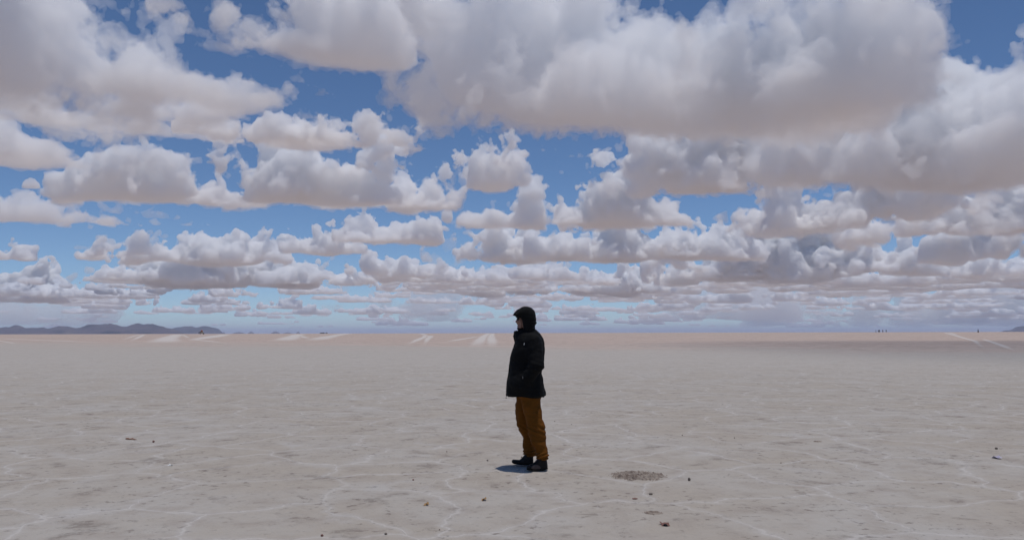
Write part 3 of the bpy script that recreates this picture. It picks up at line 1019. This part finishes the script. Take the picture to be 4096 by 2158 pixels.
for a_, b_ in zip(rowsv, rowsv[1:]):
    for j in range(nn_): pk.faces.new((a_[j], a_[(j + 1) % nn_], b_[(j + 1) % nn_], b_[j]))
pk.faces.new(rowsv[0][::-1]); pk.faces.new(rowsv[-1])
bmesh.ops.recalc_face_normals(pk, faces=pk.faces[:])
me = bpy.data.meshes.new('peak'); pk.to_mesh(me); pk.free(); me.materials.append(MAT_HOOD)
for p_ in me.polygons: p_.use_smooth = True
ob = bpy.data.objects.new('peak', me); COL.objects.link(ob); ob.parent = hood_o
# hood seam piping from the crown to the collar
sp = [c8(*p) for p in ((1500,1030),(1400,1090),(1320,1170),(1270,1260))]
rod('hood_cord', [(x, near_surface(hood_o, x, z) - .001, z) for x, z in sp], .0032, MAT_SOLE, hood_o)

# --- trousers
F = Field((-.20, -.28, .05), (.32, .28, .93), .0055)
near = []
for Y, xf, xb, yh in ((40,672,1030,.125),(110,688,1022,.122),(160,700,1018,.118),(200,712,1015,.115),(300,740,1022,.11),(380,762,1033,.108),(420,772,1034,.106),(480,786,1040,.102),(520,794,1052,.10),(590,800,1080,.098),
                     (640,803,1086,.096),(700,816,1090,.092),(740,826,1092,.088),(830,868,1097,.084),(880,892,1100,.082),(940,925,1122,.080),(980,940,1124,.082),(1010,938,1132,.086),(1050,930,1150,.088),(1085,935,1142,.084),(1118,985,1122,.07)):
    a, z = c2(xf, Y, ND); b_, _ = c2(xb, Y, ND)
    t_ = min(max((Y - 110) / 800, 0), 1)
    near.append((z, a, b_, -(.080 + .075 * t_), yh - .030 * (1 - t_)))
far = []
for Y, xf, xb, yh in ((40,630,960,.125),(140,630,950,.122),(250,631,930,.115),(400,632,905,.108),(500,648,895,.104),(580,665,890,.10),(640,690,890,.097),(700,725,895,.093),(765,756,900,.088),(830,752,905,.085),(910,750,925,.083),(960,768,935,.083),(1000,766,945,.085),(1025,768,945,.083),(1045,800,930,.07)):
    a, z = c2(xf, Y, FD); b_, _ = c2(xb, Y, FD)
    t_ = min(max((Y - 110) / 800, 0), 1)
    far.append((z, a, b_, (.080 + .085 * t_), yh - .030 * (1 - t_)))
F.add(F.loft(near, 2.3)); F.add(F.loft(far, 2.3), .012)
F.folds(31, ((.12, .0045), (.05, .0035)), (1, 1, 1.1))
F.folds(32, ((.03, .0022),), (.6, .6, 1.5))
zk = c2(0, 640)[1]; za = c2(0, 1040)[1]
F.f += (.0045 * np.sin(F.Z * 110 + F.X * 60) * np.exp(-((F.Z - zk) / .06) ** 2)).astype(np.float32)
F.f += (.0080 * np.sin(F.Z * 170 - F.X * 45 + F.Y * 20) * np.exp(-((F.Z - za) / .05) ** 2)).astype(np.float32)
trousers = F.mesh('trousers', MAT_TROUSER, person)

# --- shoes
def shoe(outline, sole, y, d, mat, label, panel=None, splay=0.0, rise=0.0):
    xa = min(c2(X, Y, d)[0] for X, Y in sole); xz = max(c2(X, Y, d)[0] for X, Y in sole)
    z0 = min(c2(X, Y, d)[1] for X, Y in sole)
    def flat(pts):                                     # stand the sole level on the salt
        o_ = []
        for X, Y in pts:
            x, z = c2(X, Y, d)
            o_.append((x, z - z0 - rise * (x - xa) / (xz - xa)))
        return o_
    T = flat(outline)
    x0 = min(x for x, _ in T) - .03; x1 = max(x for x, _ in T) + .03
    F = Field((x0, y - .08, -.03), (x1, y + .08, .20), .0035)
    F.Y = F.Y - splay * (F.X - .5 * (xa + xz))
    F.add(F.puff(T, .049, .045, ymid=y, p=2.6))
    F.folds(int(y * 100) + 50, ((.03, .0016),))
    up = F.mesh('shoe', mat, person)
    if label: up['label'] = label
    F = Field((x0, y - .08, -.03), (x1, y + .08, .08), .003)
    F.Y = F.Y - splay * (F.X - .5 * (xa + xz))
    F.add(F.puff([(x + math.copysign(.004, x - .5 * (xa + xz)), z) for x, z in T], .055, .030, ymid=y, p=3))
    F.f = np.minimum(F.f, np.minimum(.024 - F.Z, F.Z - .0005 + .003))
    F.mesh('sole', MAT_SOLE, up)
    if panel:
        Pn = flat(panel)
        F = Field((x0, y - .08, -.03), (x1, y + .08, .20), .003)
        F.Y = F.Y - splay * (F.X - .5 * (xa + xz))
        F.add(F.puff(T, .0515, .045, ymid=y, p=2.6))
        mask = F.puff(Pn, .2, .001, ymid=y)
        F.f = np.minimum(F.f, mask); F.f = np.minimum(F.f, (y - .018) - F.Y)
        F.mesh('side_panel', MAT_DUSTY, up)
    return up


n_shoe = shoe([(797,1205),(800,1185),(818,1163),(850,1143),(900,1118),(945,1085),(965,1050),(970,1010),(1105,1010),(1125,1110),(1131,1160),(1128,1200),(1060,1222),(940,1236),(840,1232),(803,1222)],
              [(794,1200),(808,1222),(860,1232),(950,1234),(1060,1218),(1128,1196),(1132,1204),(1062,1234),(1040,1240),(950,1250),(870,1246),(812,1238),(796,1222)],
              -.17, ND, MAT_SHOE, 'dusty shoe with a brownish side panel', [(868,1178),(880,1148),(920,1128),(970,1128),(1005,1150),(1025,1180),(1000,1196),(930,1204),(880,1198)], splay=.25, rise=.020)
f_shoe = shoe([(565,1122),(572,1096),(592,1081),(640,1079),(690,1080),(712,1062),(745,1034),(768,1000),(772,965),(900,965),(905,1080),(905,1150),(830,1158),(720,1160),(620,1150),(576,1138)],
              [(563,1118),(580,1138),(620,1150),(720,1160),(830,1158),(905,1148),(908,1160),(830,1170),(720,1174),(625,1166),(585,1148),(565,1132)],
              .17, FD, MAT_SHOE, None, splay=-.35)
def over(o, x, ys, lift=.0015):
    """points lying on top of a mesh along a line across it"""
    me = o.data
    co = np.empty(len(me.vertices) * 3, np.float32); me.vertices.foreach_get('co', co)
    t = BVHTree.FromPolygons([Vector(v) for v in co.reshape(-1, 3)], [tuple(p.vertices) for p in me.polygons])
    out = []
    for yy in ys:
        h = t.ray_cast(Vector((x, yy, 1)), Vector((0, 0, -1)))
        if h[0]: out.append((x, yy, h[0].z + lift))
    return out


for sh, y0_, sp_, xs_ in ((f_shoe, .17, -.35, ((748, FD), (732, FD), (714, FD))), (n_shoe, -.17, .25, ((948, ND), (928, ND), (908, ND)))):
    vx_ = [v.co.x for v in sh.data.vertices]; xm_ = .5 * (min(vx_) + max(vx_))
    for k, (X, d) in enumerate(xs_):
        x = c2(X, 1050, d)[0]
        yc = y0_ + sp_ * (x - xm_)
        pts_ = over(sh, x, [yc - .028, yc - .016, yc - .004, yc + .008, yc + .020])
        if len(pts_) > 2: rod('shoelace', pts_, .0028, MAT_LACE, sh)
    if sh is f_shoe:
        x = c2(722, 1050, d)[0]; yc = y0_ + sp_ * (x - xm_)
        tp = over(sh, x, [yc])[0][2]
        rod('lace_bow', [(x + .010, yc - .026, tp + .006), (x - .002, yc - .016, tp + .014), (x - .006, yc, tp + .003), (x - .002, yc + .016, tp + .014), (x + .010, yc + .026, tp + .006)], .0026, MAT_LACE, f_shoe)
# ---------------------------------------------------------------- small things: far people and vehicles, stones and litter
def simple(name, col, rough=.7, spec=.3, **kw):
    m, t = material(name)
    N = Nodes(t)
    c2_ = tuple(min(1, v * 1.35) for v in col[:3]) + (1,)
    N.surface(N.mix(N.noise(N.coord('Object'), 14.0, 4), col, c2_), rough, None, spec, **kw)
    return m


MAT_FARCOAT = simple('dark_clothes', rgb(.02, .018, .024))
MAT_FARSKIRT = simple('dark_red_clothes', rgb(.035, .016, .022))
MAT_TAN = simple('tan_paint', rgb(.30, .24, .17), .5)
MAT_DARKPAINT = simple('dark_grey_paint', rgb(.05, .05, .055), .35, .5)
MAT_WHITEPAINT = simple('white_paint', rgb(.75, .75, .74), .35, .5)
MAT_GLASS = simple('dark_window_glass', rgb(.015, .018, .02), .1, .5)
MAT_TYRE = simple('tyre_rubber', rgb(.02, .02, .02), .9)
MAT_REDLOAD = simple('red_canvas', rgb(.33, .085, .045), .9)
MAT_BAG = simple('dark_bag_cloth', rgb(.025, .028, .022), .9)


def far_person(px, dist, pose, label, mat=MAT_FARCOAT, group=None, tall=1.74):
    r = ray(px, HORIZON); hd = math.hypot(r.x, r.y)
    x, y = r.x / hd * dist, r.y / hd * dist
    F = Field((-.45, -.40, -.03), (.45, .40, 1.95), .04)
    k = tall / 1.74
    rr = random.Random(int(px))
    F.add(F.ell((0, 0, 1.62 * k), (.10, .09, .135)))
    F.add(F.cap((0, 0, 1.35 * k), (0, 0, 1.5 * k), .10, .07), .05)
    F.add(F.ell((0, 0, 1.20 * k), (.21, .15, .33)), .06)
    for s in (-1, 1):
        st = .16 * pose
        F.add(F.cap((s * .08, 0, .92 * k), (s * (.09 + st * .3), s * st * .5, .50), .11, .085), .04)
        F.add(F.cap((s * (.09 + st * .3), s * st * .5, .50), (s * (.10 + st * .6), s * st, .05), .085, .06), .03)
        F.add(F.cap((s * (.10 + st * .6), s * st - .02, .04), (s * (.10 + st * .6), s * st - .16, .03), .05, .04), .02)
        e = rr.uniform(.05, .12)
        F.add(F.cap((s * .20, 0, 1.40 * k), (s * (.25 + e), .02, 1.10), .065, .05), .03)
        F.add(F.cap((s * (.25 + e), .02, 1.10), (s * .22, -.10, .88), .05, .042), .03)
    if pose > 1.5:                                     # a wide skirt or cloak
        F.add(F.cap((0, 0, 1.0), (0, 0, .20), .20, .34), .08)
    o = F.mesh('person', mat, None)
    o.location = (x, y, gz(x, y)); o.rotation_euler = (0, 0, rr.uniform(-1.2, 1.2))
    return tag(o, label, 'person', group)


GRP = 'tiny people standing on the horizon'
far_person(3504, 573, .5, 'leftmost of the five tiny dark people on the right hand horizon', group=GRP)
far_person(3514, 573, .4, 'second tiny person from the left on the horizon, shoulder to shoulder with another', MAT_FARSKIRT, GRP, 1.66)
far_person(3518.5, 571, .3, 'third tiny person from the left on the horizon, right one of the touching pair', group=GRP, tall=1.78)
far_person(3531.5, 573, .2, 'tiny slim person standing alone between the touching pair and the last one', group=GRP)
far_person(3545, 573, .4, 'rightmost of the five tiny dark people on the right hand horizon', group=GRP)
far_person(3913, 500, 1.8, 'tiny lone walker in wide dark clothes on the horizon near the right edge', MAT_FARSKIRT, GRP, 1.80)
far_person(801, 556, .4, 'tiny dark person standing against the tan vehicle with a red roof load', group=GRP, tall=1.82)
far_person(796, 600, .3, 'tiny dim person just left of the tan vehicle on the horizon', group=GRP, tall=1.60)


def bm_obj(name, b, mat, parent, smooth=False):
    me = bpy.data.meshes.new(name); b.to_mesh(me); b.free(); me.materials.append(mat)
    if smooth:
        for p in me.polygons: p.use_smooth = True
    o = bpy.data.objects.new(name, me); COL.objects.link(o); o.parent = parent
    return o


def vehicle(px, dist, heading, mat, label, tall=1.85, width=1.8, length=4.6):
    r = ray(px, HORIZON); hd = math.hypot(r.x, r.y)
    x, y = r.x / hd * dist, r.y / hd * dist
    root = bpy.data.objects.new('offroad_vehicle', None); COL.objects.link(root)
    root.location = (x, y, gz(x, y)); root.rotation_euler = (0, 0, heading)
    tag(root, label, 'vehicle', 'vehicles far out on the salt')
    L, Wd, T = length, width, tall
    prof = [(-L/2,.45),(-L/2,.95),(-L/2+.15,1.05),(-L/2+1.15,1.12),(-L/2+1.75,T-.06),(-L/2+2.0,T),(L/2-.25,T),(L/2-.05,T-.25),(L/2,1.0),(L/2,.45)]
    b = bmesh.new(); rings_ = []
    for yy, ins in ((-Wd/2,.0),(-Wd/2+.04,0),(Wd/2-.04,0),(Wd/2,0)):
        tuck = .10 if abs(yy) == Wd/2 else 0
        rings_.append([b.verts.new((px_, yy - (math.copysign(.13, yy) if pz_ > 1.3 and abs(yy) > Wd/2-.05 else 0), pz_)) for px_, pz_ in prof])
    n = len(prof)
    for a, c in zip(rings_, rings_[1:]):
        for k in range(n): b.faces.new((a[k], a[(k+1) % n], c[(k+1) % n], c[k]))
    b.faces.new(rings_[0][::-1]); b.faces.new(rings_[-1])
    bmesh.ops.recalc_face_normals(b, faces=b.faces[:])
    bm_obj('body', b, mat, root)
    for s in (-1, 1):
        for (xa, xb) in ((-L/2+1.75, -L/2+2.65), (-L/2+2.75, -L/2+3.6), (-L/2+3.7, L/2-.35)):
            b = bmesh.new()
            bmesh.ops.create_cube(b, size=1, matrix=Matrix.Translation(((xa+xb)/2, s*(Wd/2-.075), 1.12+(T-1.25)/2)) @ Matrix.Rotation(s * .26, 4, 'X') @ Matrix.Diagonal((xb-xa, .03, T-1.38, 1)))
            bmesh.ops.bevel(b, geom=b.edges[:], offset=.012, segments=1, affect='EDGES')
            bm_obj('window', b, MAT_GLASS, root)
    for (xa, ang, nm) in ((-L/2+1.43, .75, 'windscreen'), (L/2-.02, -.12, 'rear_window')):
        b = bmesh.new()
        bmesh.ops.create_cube(b, size=1, matrix=Matrix.Translation((xa, 0, 1.12+(T-1.2)/2)) @ Matrix.Rotation(ang, 4, 'Y') @ Matrix.Diagonal((.04, Wd-.45, (T-1.3)*1.05, 1)))
        bmesh.ops.bevel(b, geom=b.edges[:], offset=.012, segments=1, affect='EDGES')
        bm_obj(nm, b, MAT_GLASS, root)
    for sx in (-L/2+.85, L/2-.9):
        for s in (-1, 1):
            b = bmesh.new()
            bmesh.ops.create_cone(b, cap_ends=True, segments=20, radius1=.38, radius2=.38, depth=.26, matrix=Matrix.Translation((sx, s*(Wd/2-.12), .38)) @ Matrix.Rotation(math.pi/2, 4, 'X'))
            bmesh.ops.bevel(b, geom=b.edges[:], offset=.03, segments=1, affect='EDGES')
            w = bm_obj('wheel', b, MAT_TYRE, root)
            b = bmesh.new()
            bmesh.ops.create_cone(b, cap_ends=True, segments=14, radius1=.2, radius2=.17, depth=.05, matrix=Matrix.Translation((sx, s*(Wd/2+.02), .38)) @ Matrix.Rotation(-s*math.pi/2, 4, 'X'))
            bm_obj('rim', b, MAT_METAL, w)
    return root


tv = vehicle(807, 558, math.pi/2 + math.radians(20), MAT_TAN, 'tan off-road vehicle seen end on carrying a reddish roof load on the horizon')
vehicle(1284, 1490, .25, MAT_DARKPAINT, 'dark vehicle at the left end of the tiny row left of the person', 1.8)
vehicle(1293, 1520, .1, MAT_DARKPAINT, 'dark vehicle in the middle of the tiny row left of the person', 1.95)
vehicle(1306, 1500, 1.4, MAT_DARKPAINT, 'small dark vehicle set apart at the right end of the tiny row', 1.9)
vehicle(2541, 1480, 1.5, MAT_WHITEPAINT, 'tiny white vehicle on the horizon to the right of the hooded person', 2.0)


def lump(name, px, py, w, h, mat, label, cat, seed, flat=.6, group=None, rough=.25, at=None, sides=None, dep=None):
    """a stone-like lump w by h photograph pixels big, resting on the salt with its base at (px, py)"""
    p = at if at is not None else on_salt(px, py)
    d = math.hypot(p.x, p.y)
    mw, mh = .85 * w * d / FPX, .85 * h * d / FPX
    rng = np.random.default_rng(seed)
    b = bmesh.new()
    bmesh.ops.create_icosphere(b, subdivisions=3 if sides is None else sides, radius=1)
    dirs = rng.standard_normal((9, 3)); dirs /= np.linalg.norm(dirs, axis=1)[:, None]
    offs = 1 - rough * rng.random(9)
    for v in b.verts:
        n = np.array(v.co); r = 1.0
        for dd, oo in zip(dirs, offs):
            q = n @ dd
            if q > oo: r = min(r, oo / q)
        r *= 1 + .06 * math.sin(7 * n[0] + seed) * math.sin(6 * n[1] + 2 * seed)
        v.co = Vector(n * r)
    zmin = min(v.co.z for v in b.verts)
    md = (dep if dep else w * .8) * d / FPX
    for v in b.verts:
        v.co = Vector((v.co.x * mw / 2, v.co.y * md / 2, (max(v.co.z, -.8) + .74) * mh / 1.74))
    me = bpy.data.meshes.new(name); b.to_mesh(me); b.free(); me.materials.append(mat)
    for q in me.polygons: q.use_smooth = True
    o = bpy.data.objects.new(name, me); COL.objects.link(o)
    o.location = p
    return tag(o, label, cat, group)


# what the tan vehicle carries, and the bags by it
load = lump('roof_load', 0, 0, 1, 1, MAT_REDLOAD, 'reddish bundle tied on the roof of the tan vehicle', 'luggage', 3,
            at=Vector((tv.location.x, tv.location.y, tv.location.z + 1.83)))
load.scale = tuple(v / (math.hypot(*tv.location[:2]) / FPX) for v in (1.45, 2.2, .85))
lump('bag_heap', 814, 0, 7, 5, MAT_BAG, 'dark bag dropped on the salt right of the tan vehicle', 'bag', 8,
     at=Vector((tv.location.x + 1.55, tv.location.y - 1.0, gz(tv.location.x, tv.location.y))))

MAT_PEBBLE = simple('dark_stone', rgb(.15, .125, .105), .9)
MAT_REDSTONE = simple('red_brown_stone', rgb(.19, .10, .08), .9)
MAT_TWIG = simple('orange_brown_wood', rgb(.26, .12, .065), .85)
MAT_FLAKE = simple('ochre_scrap', rgb(.32, .19, .08), .8)
MAT_WRAP = simple('lavender_plastic', rgb(.46, .42, .52), .5, .4)
MAT_PAPER = simple('white_paper', rgb(.68, .68, .66), .8)

lump('stone', 2757, 1921, 13, 15, MAT_PEBBLE, 'upright dark grey stone right of the dirt patch', 'stone', 1)
lump('stone', 2603, 1977, 17, 9, MAT_PEBBLE, 'flat dark brown stone below the dirt patch', 'stone', 2)
lump('stone', 2540, 1994, 26, 5, MAT_REDSTONE, 'thin brownish slab half sunk in a salt ridge below the dirt patch', 'stone', 4)
lump('stone', 614, 1768, 10, 9, MAT_REDSTONE, 'small reddish stone right of the orange brown stick', 'stone', 5)
lump('stone', 3985, 1795, 12, 8, MAT_PEBBLE, 'dark pebble above the lavender wrapper', 'stone', 6)
lump('stone', 1288, 2143, 13, 10, MAT_REDSTONE, 'brown pebble at the bottom edge left of the person', 'stone', 7)
lump('stone', 1543, 2136, 14, 9, MAT_PEBBLE, 'dark brown pebble near the bottom edge below the person', 'stone', 9)
lump('stone', 1653, 1919, 10, 6, MAT_REDSTONE, 'red brown pebble lower left of the shoes', 'stone', 10)
lump('stone', 1950, 1842, 9, 6, MAT_PEBBLE, 'dark crumb on the salt at the tip of the person’s shadow', 'stone', 11)
for k, (x, y, w, h) in enumerate([(1758,2118,7,5),(1787,1806,6,4),(2729,1741,6,4),(2938,1751,6,4),(3124,1851,6,4),(2219,1684,5,3),(2286,1697,5,3)]):
    lump('pebble', x, y, w, h, MAT_PEBBLE, 'tiny dark pebble lying loose on the bare salt crust', 'pebble', 40 + k, group='tiny pebbles on the salt', sides=2)

# litter
p = on_salt(523, 1757)
o = rod('stick', [(-.085, .0, .012), (-.05, .004, .014), (-.01, -.004, .010), (.03, .004, .016), (.06, .0, .008), (.10, -.004, .006)], [.008, .012, .008, .010, .007, .003], MAT_TWIG, None)
o.location = p; o.rotation_euler = (0, 0, -.25)
tag(o, 'short orange brown stick lying on the salt at the left', 'stick')


def scrap(name, px, py, w, dep, mat, label, cat, seed, rise=.012):
    """a crumpled thin sheet"""
    p = on_salt(px, py); d = math.hypot(p.x, p.y)
    rng = np.random.default_rng(seed)
    mw, md = w * d / FPX, dep
    n = 11
    U = np.arange(n, dtype=np.float32)
    hz_ = grid_noise(rng, (U, U, np.zeros(1, np.float32)), 2.5)[:, :, 0]
    v = []; q = []
    for side in (0, 1):
        for i in range(n):
            for j in range(n):
                u, w_ = i / (n - 1) * 2 - 1, j / (n - 1) * 2 - 1
                e = 1 - .12 * math.sin(3 * w_ + seed)
                v.append((u * mw / 2 * e, w_ * md / 2 * (1 - .15 * math.cos(4 * u + seed)), max(.002, rise * (.9 + .8 * hz_[i, j])) + side * .0012))
    for i in range(n - 1):
        for j in range(n - 1):
            a = i * n + j
            q.append((a, a + 1, a + n + 1, a + n)); b_ = a + n * n
            q.append((b_, b_ + n, b_ + n + 1, b_ + 1))
    for i in range(n - 1):
        for (a, b_) in ((i, i + 1), (n * (n - 1) + i + 1, n * (n - 1) + i), ((i + 1) * n, i * n), (i * n + n - 1, (i + 1) * n + n - 1)):
            q.append((a, a + n * n, b_ + n * n, b_))
    o = link_mesh(name, v, q, mat, smooth=False, loc=p)
    return tag(o, label, cat)


scrap('wrapper', 3988, 1832, 20, .13, MAT_WRAP, 'crumpled lavender plastic wrapper on the salt at the right edge', 'litter', 3, .013)
scrap('scrap', 1936, 1999, 17, .07, MAT_FLAKE, 'small orange scrap on the salt below the person’s shadow', 'litter', 5)
scrap('scrap', 1705, 2017, 18, .07, MAT_FLAKE, 'small yellowish scrap beside a pale salt ridge at lower centre', 'litter', 6, .008)
scrap('scrap', 683, 1860, 15, .05, MAT_PAPER, 'small white paper scrap on the salt at lower left', 'litter', 7, .010)
scrap('scrap', 2660, 2098, 32, .09, MAT_REDSTONE, 'red brown torn scrap near the bottom edge right of the person', 'litter', 9, .012)


# loose dirt thrown up round a small hole, and a fainter scrape
def dirt(px, py, rad, hgt, seed, label, squash=1.0, n=110):
    p = on_salt(px, py)
    rng = np.random.default_rng(seed)
    U = np.linspace(-1.35, 1.35, n).astype(np.float32)
    g = [grid_noise(rng, (U, U, np.zeros(1, np.float32)), s)[:, :, 0] for s in (.5, .2, .08, .035)]
    v = []; q = []
    for i in range(n):
        for j in range(n):
            r = math.hypot(U[i], U[j])
            ring = math.exp(-((r - .62) / .26) ** 2)
            h = hgt * (.30 + ring * (.40 + .15 * g[0][i, j]) + .12 * g[1][i, j] + .16 * g[2][i, j] + .30 * g[3][i, j] - max(0, r - .62) * 1.7)
            if r > 1.3: h = -.02
            v.append((U[i] * rad, U[j] * rad * squash, h))
    for i in range(n - 1):
        for j in range(n - 1):
            a = i * n + j
            q.append((a, a + n, a + n + 1, a + 1))
    o = link_mesh('dirt_patch', v, q, MAT_DIRT, loc=p)
    return tag(o, label, 'dirt', kind='stuff')


m, t = material('loose_silt')
N = Nodes(t)
P = N.coord('Object')
c = N.mix(N.step(N.noise(P, 14, 5, .65), .38, .62), rgb(.18, .14, .115), rgb(.36, .305, .255))
N.surface(c, .95, N.bump(N.noise(P, 60, 4), .8, .01), .1)
MAT_DIRT = m
dirt(2547, 1902, .29, .026, 1, 'ring of loose brown dirt round a small hole in the salt')
dirt(2612, 2049, .085, .008, 2, 'small smear of brown dirt below the dirt ring', .9, 40)
dirt(3270, 1765, .06, .010, 3, 'thin brown smear of silt at right', .8, 30)
